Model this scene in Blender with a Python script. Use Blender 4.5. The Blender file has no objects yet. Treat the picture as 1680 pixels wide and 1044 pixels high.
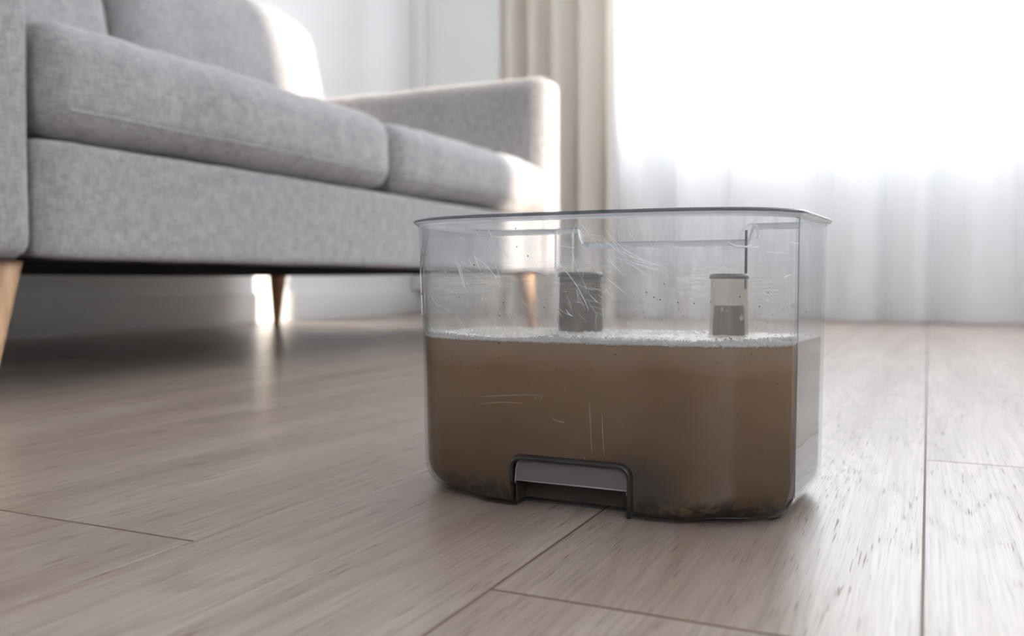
import bpy, bmesh, math, random
import numpy as np
from mathutils import Vector, Matrix, noise
from mathutils.bvhtree import BVHTree

random.seed(7); rng = np.random.default_rng(7)
scene = bpy.context.scene
C = scene.collection

# ------------------------------------------------------------------ camera
CAM_H = 0.1327
cam_d = bpy.data.cameras.new('camera'); cam = bpy.data.objects.new('camera', cam_d); C.objects.link(cam)
cam_d.sensor_fit = 'HORIZONTAL'; cam_d.sensor_width = 36.0; cam_d.lens = 36.0 * 1470 / 1680
cam_d.clip_start = 0.02; cam_d.clip_end = 60
cam.location = (0, 0, CAM_H)
cam.rotation_euler = (math.pi / 2 - math.atan(60 / 1470), 0, math.radians(24.92))
cam_d.dof.use_dof = True; cam_d.dof.focus_distance = 0.507; cam_d.dof.aperture_fstop = 7.0
scene.camera = cam

# ------------------------------------------------------------------ world, sun, daylight
w = bpy.data.worlds.new('sky'); scene.world = w; w.use_nodes = True
nt = w.node_tree; nt.nodes.clear()
wo = nt.nodes.new('ShaderNodeOutputWorld'); bg = nt.nodes.new('ShaderNodeBackground')
bg.inputs['Color'].default_value = (0.955, 0.975, 1.0, 1); bg.inputs['Strength'].default_value = 10.5
nt.links.new(bg.outputs[0], wo.inputs[0])
sun_d = bpy.data.lights.new('sun', 'SUN'); sun_d.energy = 10; sun_d.angle = math.radians(1.6); sun_d.color = (1, .87, .72)
sun = bpy.data.objects.new('sun', sun_d); C.objects.link(sun)
SUN_EL = math.radians(13)
sun_dir = Vector((-math.cos(SUN_EL), 0.0, -math.sin(SUN_EL)))
sun.rotation_euler = sun_dir.to_track_quat('-Z', 'Y').to_euler()
sun.location = (4, 2, 2)
def portal(name, loc, direction, sx, sy):
    d = bpy.data.lights.new(name, 'AREA'); d.shape = 'RECTANGLE'; d.size = sx; d.size_y = sy
    d.cycles.is_portal = True
    o = bpy.data.objects.new(name, d); C.objects.link(o); o.location = loc
    o.rotation_euler = Vector(direction).to_track_quat('-Z', 'Z').to_euler()
vs = scene.view_settings
scene.display_settings.display_device = 'sRGB'
vs.view_transform = 'Standard'; vs.look = 'None'; vs.gamma = 1.0; vs.use_curve_mapping = False
vs.exposure = 0.40
scene.cycles.transparent_max_bounces = 32
scene.cycles.max_bounces = 14
scene.cycles.diffuse_bounces = 6
scene.cycles.glossy_bounces = 6
scene.cycles.transmission_bounces = 10
scene.cycles.caustics_reflective = False
scene.cycles.caustics_refractive = False

# room extents (metres)
XL, XR, YB, YF, ZC = -1.95, 2.7, -2.3, 3.26, 2.6
WIN = (-1.02, 1.75, 0.64, 2.35)          # front window opening x0,x1,z0,z1
SLIT = (1.88, 2.40, 0.93, 2.05)          # side window opening y0,y1,z0,z1
REAR_FILL = (0.5, 1.7, 1.1, 2.1)             # unseen window added behind the camera for fill light
portal('front_window_daylight', ((WIN[0]+WIN[1])/2, YF+0.13, (WIN[2]+WIN[3])/2), (0, -1, 0), WIN[1]-WIN[0], WIN[3]-WIN[2])
portal('rear_fill_daylight', ((REAR_FILL[0]+REAR_FILL[1])/2, YB-0.1, (REAR_FILL[2]+REAR_FILL[3])/2), (0, 1, 0), REAR_FILL[1]-REAR_FILL[0], REAR_FILL[3]-REAR_FILL[2])
portal('side_window_daylight', (XR+0.1, (SLIT[0]+SLIT[1])/2, (SLIT[2]+SLIT[3])/2), (-1, 0, 0), SLIT[1]-SLIT[0], SLIT[3]-SLIT[2])

# ------------------------------------------------------------------ material helpers
def mat(name):
    m = bpy.data.materials.new(name); m.use_nodes = True; t = m.node_tree; t.nodes.clear()
    out = t.nodes.new('ShaderNodeOutputMaterial')
    return m, t, out
def N(t, kind, **kw):
    n = t.nodes.new(kind)
    for k, v in kw.items():
        if k.startswith('i_'):
            n.inputs[k[2:].replace('_', ' ')].default_value = v
        else: setattr(n, k, v)
    return n
def mth(t, op, a, b=None, c=None, clamp=False):
    n = t.nodes.new('ShaderNodeMath'); n.operation = op; n.use_clamp = clamp
    for i, v in enumerate((a, b, c)):
        if v is None: continue
        if isinstance(v, (int, float)): n.inputs[i].default_value = v
        else: t.links.new(v, n.inputs[i])
    return n.outputs[0]
def mixc(t, f, a, b):
    n = t.nodes.new('ShaderNodeMix'); n.data_type = 'RGBA'
    for i, v in ((0, f), (6, a), (7, b)):
        if isinstance(v, (int, float)): n.inputs[i].default_value = v
        elif isinstance(v, tuple): n.inputs[i].default_value = (*v, 1)
        else: t.links.new(v, n.inputs[i])
    return n.outputs[2]
def remap(t, v, a, b, c=0.0, d=1.0, smooth=False):
    n = t.nodes.new('ShaderNodeMapRange'); n.interpolation_type = 'SMOOTHSTEP' if smooth else 'LINEAR'
    t.links.new(v, n.inputs[0])
    for i, x in enumerate((a, b, c, d)): n.inputs[i+1].default_value = x
    return n.outputs[0]
def simple(name, col, rough=.6, spec=.5, **kw):
    m, t, out = mat(name); p = N(t, 'ShaderNodeBsdfPrincipled')
    p.inputs['Base Color'].default_value = (*col, 1); p.inputs['Roughness'].default_value = rough
    p.inputs['Specular IOR Level'].default_value = spec
    for k, v in kw.items(): p.inputs[k.replace('_', ' ')].default_value = v
    t.links.new(p.outputs[0], out.inputs[0]); return m
def scaled_pos(t, sx, sy, sz, src='Position'):
    g = N(t, 'ShaderNodeNewGeometry') if src == 'Position' else N(t, 'ShaderNodeTexCoord')
    v = t.nodes.new('ShaderNodeVectorMath'); v.operation = 'MULTIPLY'
    t.links.new(g.outputs[src], v.inputs[0]); v.inputs[1].default_value = (sx, sy, sz)
    return v.outputs[0]
def noise_tex(t, vec, scale, detail=3, rough=.55, dist=0.0):
    n = N(t, 'ShaderNodeTexNoise'); n.inputs['Scale'].default_value = scale
    n.inputs['Detail'].default_value = detail; n.inputs['Roughness'].default_value = rough
    n.inputs['Distortion'].default_value = dist
    t.links.new(vec, n.inputs['Vector']); return n.outputs[0]
def bump(t, h, dist, strength=1.0):
    b = N(t, 'ShaderNodeBump'); b.inputs['Strength'].default_value = strength; b.inputs['Distance'].default_value = dist
    t.links.new(h, b.inputs['Height']); return b.outputs[0]

# wall paint
def wall_material(name, col):
    m, t, out = mat(name); p = N(t, 'ShaderNodeBsdfPrincipled'); p.inputs['Roughness'].default_value = .55
    p.inputs['Base Color'].default_value = (*col, 1)
    h = noise_tex(t, scaled_pos(t, 1, 1, 1), 140, 4)
    t.links.new(bump(t, h, .0006, .4), p.inputs['Normal']); t.links.new(p.outputs[0], out.inputs[0]); return m
M_wall = wall_material('white_wall_paint', (.87, .88, .89))
M_trim = simple('white_gloss_trim', (.84, .84, .84), .3)
M_frame = simple('white_window_frame', (.85, .86, .87), .3)

# oak floor --------------------------------------------------------
PW = 0.1692
def floor_material():
    m, t, out = mat('limed_oak_planks')
    g = N(t, 'ShaderNodeNewGeometry'); s = N(t, 'ShaderNodeSeparateXYZ'); t.links.new(g.outputs['Position'], s.inputs[0])
    X, Y = s.outputs[0], s.outputs[1]
    u = mth(t, 'DIVIDE', X, PW); col = mth(t, 'FLOOR', u); fu = mth(t, 'SUBTRACT', u, col)
    # joint offset per column: odd columns (-1,-3 ..) at y=.342, column 0 at y=.729, the others elsewhere
    L = 1.30
    par = mth(t, 'ABSOLUTE', mth(t, 'MODULO', col, 2.0))
    off_even = mth(t, 'MULTIPLY_ADD', mth(t, 'LESS_THAN', col, -0.5), 0.35, 0.729)
    off = mth(t, 'ADD', mth(t, 'MULTIPLY', par, 0.342), mth(t, 'MULTIPLY', mth(t, 'SUBTRACT', 1.0, par), off_even))
    v = mth(t, 'DIVIDE', mth(t, 'SUBTRACT', Y, off), L); row = mth(t, 'FLOOR', v); fv = mth(t, 'SUBTRACT', v, row)
    pid = mth(t, 'MULTIPLY_ADD', col, 7.31, mth(t, 'MULTIPLY', row, 3.77))
    rnd = N(t, 'ShaderNodeTexWhiteNoise', noise_dimensions='1D'); t.links.new(pid, rnd.inputs['W'])
    # distance to the plank edges in metres
    du = mth(t, 'MULTIPLY', mth(t, 'MINIMUM', fu, mth(t, 'SUBTRACT', 1.0, fu)), PW)
    dv = mth(t, 'MULTIPLY', mth(t, 'MINIMUM', fv, mth(t, 'SUBTRACT', 1.0, fv)), L)
    # the long joint right of the tank is the widest, others are tighter
    isw = mth(t, 'LESS_THAN', mth(t, 'ABSOLUTE', X), .03)
    isw2 = mth(t, 'LESS_THAN', mth(t, 'ABSOLUTE', mth(t, 'ADD', X, PW)), .03)
    wid = mth(t, 'ADD', mth(t, 'MULTIPLY', isw, .0006), mth(t, 'MULTIPLY_ADD', isw2, .0006, .00010))
    gu = mth(t, 'LESS_THAN', mth(t, 'SUBTRACT', du, wid), 0.0)
    gv = mth(t, 'LESS_THAN', dv, .0010)
    gap = mth(t, 'MAXIMUM', gu, gv)
    # grain coordinates: shifted per plank, gently bent
    sh = mth(t, 'MULTIPLY', rnd.outputs['Value'], 40.0)
    cx = N(t, 'ShaderNodeCombineXYZ'); t.links.new(mth(t, 'ADD', X, sh), cx.inputs[0]); t.links.new(mth(t, 'ADD', Y, sh), cx.inputs[1])
    def gv3(sx, sy):
        q = t.nodes.new('ShaderNodeVectorMath'); q.operation = 'MULTIPLY'; t.links.new(cx.outputs[0], q.inputs[0]); q.inputs[1].default_value = (sx, sy, 1); return q.outputs[0]
    broad = noise_tex(t, gv3(14, 1.6), 1.0, 3, .5, .6)
    fig = noise_tex(t, gv3(9, 1.1), 1.0, 2, .5, .4)                      # cathedral figure
    rings = mth(t, 'SINE', mth(t, 'MULTIPLY', fig, 130.0))
    rings = remap(t, rings, .35, 1.0, 0, 1)
    fine = noise_tex(t, gv3(430, 7), 1.0, 3, .6)
    pores = noise_tex(t, gv3(950, 34), 1.0, 2, .5)
    pore = remap(t, pores, .60, .68, 0, 1)
    poremask = remap(t, mth(t, 'ADD', mth(t, 'MULTIPLY', rings, .25), noise_tex(t, gv3(30, 4), 1.0, 2)), .45, .7, 0, 1)
    pore = mth(t, 'MULTIPLY', pore, poremask)
    c = mixc(t, remap(t, broad, .3, .7), (.275, .215, .178), (.475, .402, .357))
    streak = remap(t, noise_tex(t, gv3(38, 2.2), 1.0, 2, .5, .5), .55, .68)
    c = mixc(t, mth(t, 'MULTIPLY', streak, .45), c, (.235, .160, .110))
    lines = remap(t, noise_tex(t, gv3(1000, 16), 1.0, 2, .5), .56, .66)
    c = mixc(t, mth(t, 'MULTIPLY', lines, .5), c, (.16, .115, .088))
    c = mixc(t, mth(t, 'MULTIPLY', rnd.outputs['Value'], .25), c, (.42, .34, .28))
    c = mixc(t, mth(t, 'MULTIPLY', rings, .30), c, (.235, .175, .135))
    c = mixc(t, mth(t, 'MULTIPLY', remap(t, fine, .42, .68), .5), c, (.24, .185, .15))
    c = mixc(t, mth(t, 'MULTIPLY', pore, .7), c, (.14, .08, .06))
    c = mixc(t, gap, c, (.13, .085, .058))
    p = N(t, 'ShaderNodeBsdfPrincipled'); t.links.new(c, p.inputs['Base Color'])
    r = mth(t, 'MULTIPLY_ADD', fine, .12, .28); r = mth(t, 'MAXIMUM', r, mth(t, 'MULTIPLY', gap, .9)); r = mth(t, 'ADD', r, mth(t, 'MULTIPLY', pore, .3))
    t.links.new(r, p.inputs['Roughness'])
    p.inputs['Specular IOR Level'].default_value = .5; p.inputs['Coat Weight'].default_value = .15; p.inputs['Coat Roughness'].default_value = .2
    h = mth(t, 'SUBTRACT', mth(t, 'MULTIPLY', fine, .16), mth(t, 'ADD', mth(t, 'MULTIPLY', pore, .45), mth(t, 'MULTIPLY', rings, .03)))
    edge = remap(t, mth(t, 'MINIMUM', du, dv), 0, .0018, -1.2, 0, True)
    h = mth(t, 'ADD', h, edge)
    t.links.new(bump(t, h, .00022, 1.0), p.inputs['Normal'])
    t.links.new(p.outputs[0], out.inputs[0]); return m
M_floor = floor_material()

# grey melange upholstery -------------------------------------------
def fabric_material(name, c1, c2):
    m, t, out = mat(name); p = N(t, 'ShaderNodeBsdfPrincipled')
    v = scaled_pos(t, 1, 1, 1, 'Object')
    a = noise_tex(t, scaled_pos(t, 420, 420, 60, 'Object'), 1.0, 2); b = noise_tex(t, scaled_pos(t, 60, 60, 620, 'Object'), 1.0, 2)
    weave = mth(t, 'MULTIPLY_ADD', a, .5, mth(t, 'MULTIPLY', b, .5))
    blotch = noise_tex(t, v, 60, 4, .6)
    f = mth(t, 'ADD', mth(t, 'MULTIPLY', remap(t, weave, .38, .62), .7), mth(t, 'MULTIPLY', remap(t, blotch, .35, .65), .3))
    t.links.new(mixc(t, f, c1, c2), p.inputs['Base Color'])
    p.inputs['Roughness'].default_value = .9; p.inputs['Specular IOR Level'].default_value = .15
    p.inputs['Sheen Weight'].default_value = .35; p.inputs['Sheen Roughness'].default_value = .5
    t.links.new(bump(t, mth(t, 'ADD', weave, mth(t, 'MULTIPLY', noise_tex(t, v, 9, 2), 4.0)), .0012, .6), p.inputs['Normal'])
    t.links.new(p.outputs[0], out.inputs[0]); return m
M_fab = fabric_material('grey_melange_fabric', (.230, .226, .236), (.43, .418, .427))
M_lining = simple('black_underside_cloth', (.012, .012, .012), .95, .1)
def wood_material(name, c1, c2):
    m, t, out = mat(name); p = N(t, 'ShaderNodeBsdfPrincipled')
    n = noise_tex(t, scaled_pos(t, 90, 90, 6, 'Object'), 1.0, 3)
    t.links.new(mixc(t, remap(t, n, .35, .65), c1, c2), p.inputs['Base Color']); p.inputs['Roughness'].default_value = .38
    t.links.new(p.outputs[0], out.inputs[0]); return m
M_leg = wood_material('light_beech_wood', (.46, .27, .145), (.62, .39, .225))

# curtains -----------------------------------------------------------
def curtain_material(name, col, tcol, ft, ftrans):
    m, t, out = mat(name)
    d = N(t, 'ShaderNodeBsdfDiffuse'); d.inputs[0].default_value = (*col, 1)
    tr = N(t, 'ShaderNodeBsdfTranslucent'); tr.inputs[0].default_value = (*tcol, 1)
    th = N(t, 'ShaderNodeBsdfTransparent')
    m1 = N(t, 'ShaderNodeMixShader'); m1.inputs[0].default_value = ft
    t.links.new(d.outputs[0], m1.inputs[1]); t.links.new(tr.outputs[0], m1.inputs[2])
    m2 = N(t, 'ShaderNodeMixShader')
    if ftrans > 0:
        n = noise_tex(t, scaled_pos(t, 900, 900, 900), 1.0, 1)
        t.links.new(remap(t, n, .3, .7, ftrans*.8, ftrans*1.2), m2.inputs[0])
    else: m2.inputs[0].default_value = 0
    t.links.new(m1.outputs[0], m2.inputs[1]); t.links.new(th.outputs[0], m2.inputs[2])
    t.links.new(m2.outputs[0], out.inputs[0]); return m
M_sheer = curtain_material('white_voile', (.90, .905, .92), (.88, .885, .90), .5, .08)
M_beige = curtain_material('beige_linen', (.78, .74, .69), (.60, .55, .48), .22, 0.0)

# window glass
def thin_glass(name, tint, rough=.0, haze=0.0, hazecol=(.8, .82, .85), ior=1.5, extra=None, graze=(1, 1, 1), wet=None):
    m, t, out = mat(name)
    fr = N(t, 'ShaderNodeFresnel'); fr.inputs[0].default_value = ior
    g = N(t, 'ShaderNodeNewGeometry')
    io = mth(t, 'SUBTRACT', ior, mth(t, 'MULTIPLY', g.outputs['Backfacing'], ior - 1/ior))
    # the same air-to-plastic reflectance on either side of a thin wall
    t.links.new(mth(t, 'ADD', mth(t, 'MULTIPLY', g.outputs['Backfacing'], 0.0), ior), fr.inputs[0])
    lw = N(t, 'ShaderNodeLayerWeight'); lw.inputs[0].default_value = .5
    F0 = ((ior-1)/(ior+1))**2
    geo_dot = t.nodes.new('ShaderNodeVectorMath'); geo_dot.operation = 'DOT_PRODUCT'
    t.links.new(g.outputs['Incoming'], geo_dot.inputs[0]); t.links.new(g.outputs['Normal'], geo_dot.inputs[1])
    ca = mth(t, 'ABSOLUTE', geo_dot.outputs['Value'])
    sch = mth(t, 'MULTIPLY_ADD', mth(t, 'POWER', mth(t, 'SUBTRACT', 1.0, ca, clamp=True), 5.0), 1-F0, F0)
    tr = N(t, 'ShaderNodeBsdfTransparent')
    t.links.new(mixc(t, mth(t, 'POWER', mth(t, 'SUBTRACT', 1.0, ca, clamp=True), 2.5), tuple(tint), tuple(q*g_ for q, g_ in zip(tint, graze))), tr.inputs[0])
    gl = N(t, 'ShaderNodeBsdfGlossy'); gl.inputs['Color'].default_value = (1, 1, 1, 1); gl.inputs['Roughness'].default_value = rough
    base = tr.outputs[0]
    if haze or extra:
        df = N(t, 'ShaderNodeBsdfDiffuse'); df.inputs[0].default_value = (*hazecol, 1)
        tl = N(t, 'ShaderNodeBsdfTranslucent'); tl.inputs[0].default_value = (*hazecol, 1)
        dm = N(t, 'ShaderNodeMixShader'); dm.inputs[0].default_value = .5
        t.links.new(df.outputs[0], dm.inputs[1]); t.links.new(tl.outputs[0], dm.inputs[2])
        mh = N(t, 'ShaderNodeMixShader')
        if extra: f = extra(t, df, tl); t.links.new(f, mh.inputs[0])
        else: mh.inputs[0].default_value = haze
        t.links.new(tr.outputs[0], mh.inputs[1]); t.links.new(dm.outputs[0], mh.inputs[2]); base = mh.outputs[0]
    if wet is not None:
        # no reflection where the inner face touches the water (nearly equal refractive index)
        sz = N(t, 'ShaderNodeSeparateXYZ'); t.links.new(g.outputs['Position'], sz.inputs[0])
        touch = mth(t, 'MULTIPLY', g.outputs['Backfacing'], mth(t, 'LESS_THAN', sz.outputs[2], wet))
        sch = mth(t, 'MULTIPLY', sch, mth(t, 'MULTIPLY_ADD', touch, -.92, 1.0))
    mx = N(t, 'ShaderNodeMixShader'); t.links.new(sch, mx.inputs[0])
    t.links.new(base, mx.inputs[1]); t.links.new(gl.outputs[0], mx.inputs[2])
    t.links.new(mx.outputs[0], out.inputs[0]); return m
M_pane = thin_glass('window_glass', (.97, .98, .98))

def tank_extra(t, df, tl):
    # scuffs, smears and the dried scum line left on the plastic
    g = N(t, 'ShaderNodeNewGeometry'); s = N(t, 'ShaderNodeSeparateXYZ'); t.links.new(g.outputs['Position'], s.inputs[0])
    up = remap(t, s.outputs[2], .098, .102, .08, 1)
    cloud = mth(t, 'MULTIPLY', up, remap(t, noise_tex(t, scaled_pos(t, 1, 1, .55), 42, 4, .6, .8), .45, .72, 0, .09))
    vert = mth(t, 'MULTIPLY', up, remap(t, noise_tex(t, scaled_pos(t, 260, 260, 14), 1.0, 2), .5, .8, 0, .10))
    hor = remap(t, noise_tex(t, scaled_pos(t, 35, 35, 1500), 1.0, 2), .50, .75, 0, .34)
    hm = remap(t, noise_tex(t, scaled_pos(t, 22, 22, 26), 1.0, 1), .5, .66, 0, 1)
    band = mth(t, 'MULTIPLY', remap(t, s.outputs[2], .112, .128, 0, 1), remap(t, s.outputs[2], .140, .150, 1, 0))
    hor = mth(t, 'MULTIPLY', mth(t, 'MULTIPLY', hor, hm), band)
    scum = mth(t, 'MULTIPLY', remap(t, s.outputs[2], .098, .100, 0, 1), mth(t, 'MULTIPLY', remap(t, mth(t, 'ADD', s.outputs[2], mth(t, 'MULTIPLY', noise_tex(t, scaled_pos(t, 1, 1, 1), 30, 3), .006)), .136, .141, 1, 0), .03))
    scumc = mixc(t, remap(t, s.outputs[2], .138, .142), (.80, .745, .68), (.80, .82, .85))
    t.links.new(scumc, df.inputs[0]); t.links.new(scumc, tl.inputs[0])
    return mth(t, 'ADD', mth(t, 'ADD', cloud, mth(t, 'ADD', vert, .006)), mth(t, 'ADD', hor, scum), clamp=True)
M_tank = thin_glass('scuffed_clear_plastic', (.96, .966, .972), .04, .05, ior=1.5, extra=tank_extra, graze=(.62, .64, .67), wet=.0985)
M_rim = None
def glass_bsdf(name, col, rough, ior=1.45):
    m, t, out = mat(name); p = N(t, 'ShaderNodeBsdfPrincipled'); p.inputs['Base Color'].default_value = (*col, 1)
    p.inputs['Transmission Weight'].default_value = 1; p.inputs['Roughness'].default_value = rough; p.inputs['IOR'].default_value = ior
    t.links.new(p.outputs[0], out.inputs[0]); return m
M_rim = thin_glass('hazed_rim_plastic', (.86, .88, .92), .08, .6, (.93, .93, .94))  # white haze paints the bright highlight band below the rim
M_rimtop = thin_glass('grey_rim_edge', (.45, .46, .50), .1, .3, (.20, .205, .225))
M_smoke = thin_glass('smoky_translucent_plastic', (.28, .29, .33), .08, .04, (.42, .42, .46))
M_smoke_dark = simple('dark_grey_plastic', (.07, .075, .09), .3)
M_residue = thin_glass('residue_stained_plastic', (.82, .79, .75), .15, .06, (.50, .43, .37))
M_grip = simple('grimy_grey_plastic', (.120, .100, .102), .35, .35)
M_recess = simple('recess_shade_plastic', (.040, .030, .022), .4, .3)  # dark tone puts the recess shade into the colour
M_edge = simple('dark_refraction_line', (.016, .018, .017), .3)  # near-black colour for the painted refraction edge
M_scratch = simple('white_scratch', (.88, .90, .93), .5)
M_black = simple('black_mark', (.01, .01, .01), .5)
def foam_mat():
    m, t, out = mat('soap_foam_film')
    a = N(t, 'ShaderNodeBsdfPrincipled'); a.inputs['Base Color'].default_value = (.93, .925, .91, 1); a.inputs['Roughness'].default_value = .08
    tr = N(t, 'ShaderNodeBsdfTransparent'); tr.inputs[0].default_value = (.97, .97, .97, 1)
    g = N(t, 'ShaderNodeLayerWeight'); g.inputs[0].default_value = .35
    mx = N(t, 'ShaderNodeMixShader'); t.links.new(mth(t, 'MULTIPLY_ADD', g.outputs['Facing'], .6, .34, clamp=True), mx.inputs[0])
    t.links.new(tr.outputs[0], mx.inputs[1]); t.links.new(a.outputs[0], mx.inputs[2]); t.links.new(mx.outputs[0], out.inputs[0]); return m
M_foam = foam_mat()
M_drop = thin_glass('water_bead', (.90, .90, .90), .0, .22, (.9, .9, .9), ior=1.4, graze=(.25, .25, .27))

def water_material():
    m, t, out = mat('murky_brown_water'); p = N(t, 'ShaderNodeBsdfPrincipled')
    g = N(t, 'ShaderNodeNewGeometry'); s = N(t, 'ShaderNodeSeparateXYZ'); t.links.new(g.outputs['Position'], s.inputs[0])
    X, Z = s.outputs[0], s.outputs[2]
    n1 = noise_tex(t, scaled_pos(t, 1, 1, 1), 16, 3, .5, .5)
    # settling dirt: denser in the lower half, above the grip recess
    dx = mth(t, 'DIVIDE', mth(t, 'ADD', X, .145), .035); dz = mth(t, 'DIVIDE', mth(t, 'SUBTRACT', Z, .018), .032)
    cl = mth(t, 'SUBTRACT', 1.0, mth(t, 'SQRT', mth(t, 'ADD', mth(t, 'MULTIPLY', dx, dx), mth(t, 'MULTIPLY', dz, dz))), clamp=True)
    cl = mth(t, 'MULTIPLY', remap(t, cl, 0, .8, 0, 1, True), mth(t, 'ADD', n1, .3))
    # scattered light painted in: paler towards the surface, darker towards the floor
    light_grad = remap(t, mth(t, 'ADD', Z, mth(t, 'MULTIPLY', n1, .02)), .015, .105, 0, 1)
    c = mixc(t, light_grad, (.070, .038, .018), (.27, .157, .082))
    c = mixc(t, remap(t, mth(t, 'ADD', Z, mth(t, 'MULTIPLY', n1, .014)), .088, .112, 0, 1), c, (.40, .31, .235))  # pale layer under the surface paints light scattered from above
    c = mixc(t, mth(t, 'MULTIPLY', remap(t, n1, .42, .62), .22), c, (.22, .145, .075))
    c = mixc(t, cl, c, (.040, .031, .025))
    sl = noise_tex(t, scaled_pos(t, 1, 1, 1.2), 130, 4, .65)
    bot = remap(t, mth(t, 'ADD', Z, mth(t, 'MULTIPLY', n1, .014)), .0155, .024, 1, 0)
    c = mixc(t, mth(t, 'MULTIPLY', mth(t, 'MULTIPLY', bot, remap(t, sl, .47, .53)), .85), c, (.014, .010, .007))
    sp = noise_tex(t, scaled_pos(t, 1, 1, 1), 420, 1)
    c = mixc(t, mth(t, 'MULTIPLY', remap(t, sp, .74, .77), .6), c, (.06, .04, .03))
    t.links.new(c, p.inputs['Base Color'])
    p.inputs['Roughness'].default_value = .5; p.inputs['Specular IOR Level'].default_value = .1
    p.inputs['Subsurface Weight'].default_value = .9; p.inputs['Subsurface Scale'].default_value = .012
    p.inputs['Subsurface Radius'].default_value = (1.0, .75, .5)
    t.links.new(p.outputs[0], out.inputs[0]); return m
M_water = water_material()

# ------------------------------------------------------------------ mesh helpers
def link_mesh(name, verts, faces, m, parent=None, smooth=True, sharp=None):
    me = bpy.data.meshes.new(name); me.from_pydata([tuple(v) for v in verts], [], [tuple(f) for f in faces]); me.validate(); me.update()
    if m: me.materials.append(m)
    if smooth:
        me.polygons.foreach_set('use_smooth', [True]*len(me.polygons))
        if sharp is not None: me.set_sharp_from_angle(angle=math.radians(sharp))
    o = bpy.data.objects.new(name, me); C.objects.link(o)
    if parent: o.parent = parent
    return o
def tag(o, label, cat, group=None, kind=None):
    if label: o['label'] = label
    if cat: o['category'] = cat
    if group: o['group'] = group
    if kind: o['kind'] = kind
    return o
def struct(o): o['kind'] = 'structure'; return o
def empty(name, loc):
    o = bpy.data.objects.new(name, None); C.objects.link(o); o.location = loc; o.empty_display_size = .05; return o
def box_bm(bm, x0, x1, y0, y1, z0, z1):
    vs_ = [bm.verts.new(p) for p in ((x0,y0,z0),(x1,y0,z0),(x1,y1,z0),(x0,y1,z0),(x0,y0,z1),(x1,y0,z1),(x1,y1,z1),(x0,y1,z1))]
    for f in ((0,3,2,1),(4,5,6,7),(0,1,5,4),(1,2,6,5),(2,3,7,6),(3,0,4,7)): bm.faces.new([vs_[i] for i in f])
def boxes(name, bxs, m, parent=None, bevel=0.0, seg=2):
    bm = bmesh.new()
    for b in bxs: box_bm(bm, *b)
    if bevel: bmesh.ops.bevel(bm, geom=bm.edges[:], offset=bevel, segments=seg, profile=.6, affect='EDGES')
    me = bpy.data.meshes.new(name); bm.to_mesh(me); bm.free(); me.materials.append(m)
    if bevel:
        me.polygons.foreach_set('use_smooth', [True]*len(me.polygons)); me.set_sharp_from_angle(angle=math.radians(40))
    o = bpy.data.objects.new(name, me); C.objects.link(o)
    if parent: o.parent = parent
    return o
def wall_with_hole(name, axis, pos, thick, a0, a1, z0, z1, hole):
    # axis 'y': wall lies at y=pos..pos+thick, spans x a0..a1 ; axis 'x' likewise
    h0, h1, k0, k1 = hole
    parts = [(a0, h0, z0, z1), (h1, a1, z0, z1), (h0, h1, z0, k0), (h0, h1, k1, z1)]
    lo, hi = min(pos, pos+thick), max(pos, pos+thick)
    bx = [(p[0], p[1], lo, hi, p[2], p[3]) if axis == 'y' else (lo, hi, p[0], p[1], p[2], p[3]) for p in parts]
    return struct(boxes(name, bx, M_wall))

# ------------------------------------------------------------------ the room
T = .14
fl = struct(boxes('floor', [(XL-T, XR+T, YB-T, YF+T, -.05, 0)], M_floor))
struct(boxes('ceiling', [(XL-T, XR+T, YB-T, YF+T, ZC, ZC+.05)], M_wall))
struct(boxes('wall_left', [(XL-T, XL, YB, YF, 0, ZC)], M_wall))
wall_with_hole('wall_front', 'y', YF, T, XL-T, XR+T, 0, ZC, WIN)
wall_with_hole('wall_right', 'x', XR, T, YB, YF, 0, ZC, SLIT)
wall_with_hole('wall_back', 'y', YB, -T, XL-T, XR+T, 0, ZC, REAR_FILL)
struct(boxes('baseboard_left', [(XL, XL+.014, YB, YF, 0, .098)], M_trim, bevel=.004))
struct(boxes('baseboard_front', [(XL+.014, XR, YF-.014, YF, 0, .098)], M_trim, bevel=.004))
struct(boxes('trim_1', [(XL, XL+.05, YF-.055, YF, .098, ZC)], M_trim, bevel=.01))       # corner boxing beside the curtain
# front window
x0, x1, z0, z1 = WIN
fr = [(x0, x1, YF+.03, YF+.10, z0, z0+.07), (x0, x1, YF+.03, YF+.10, z1-.07, z1), (x0, x0+.07, YF+.03, YF+.10, z0, z1), (x1-.07, x1, YF+.03, YF+.10, z0, z1)]
for mx in (-.475, .29, 1.0): fr.append((mx-.045, mx+.045, YF+.03, YF+.10, z0, z1))
win = struct(boxes('window_1', fr, M_frame))
boxes('window_sill', [(x0-.03, x1+.03, YF-.03, YF+.03, z0-.03, z0+.005)], M_frame, win, bevel=.006)
boxes('window_pane', [(x0+.05, x1-.05, YF+.062, YF+.066, z0+.05, z1-.05)], M_pane, win)
y0, y1, z0, z1 = SLIT
struct(boxes('window_2', [(XR+.03, XR+.09, y0, y0+.03, z0, z1), (XR+.03, XR+.09, y1-.03, y1, z0, z1), (XR+.03, XR+.09, y0, y1, z0, z0+.03),
    (XR+.03, XR+.09, y0, y1, z1-.03, z1), (XR+.03, XR+.07, y0+.155, y0+.185, z0, z1)], M_frame))
x0, x1, z0, z1 = REAR_FILL  # frame of the added fill window, out of view
struct(boxes('fill_window', [(x0, x1, YB-.1, YB-.04, z0, z0+.06), (x0, x1, YB-.1, YB-.04, z1-.06, z1), (x0, x0+.06, YB-.1, YB-.04, z0, z1), (x1-.06, x1, YB-.1, YB-.04, z0, z1),
    (.95, 1.05, YB-.1, YB-.04, z0, z1)], M_frame))

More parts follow.
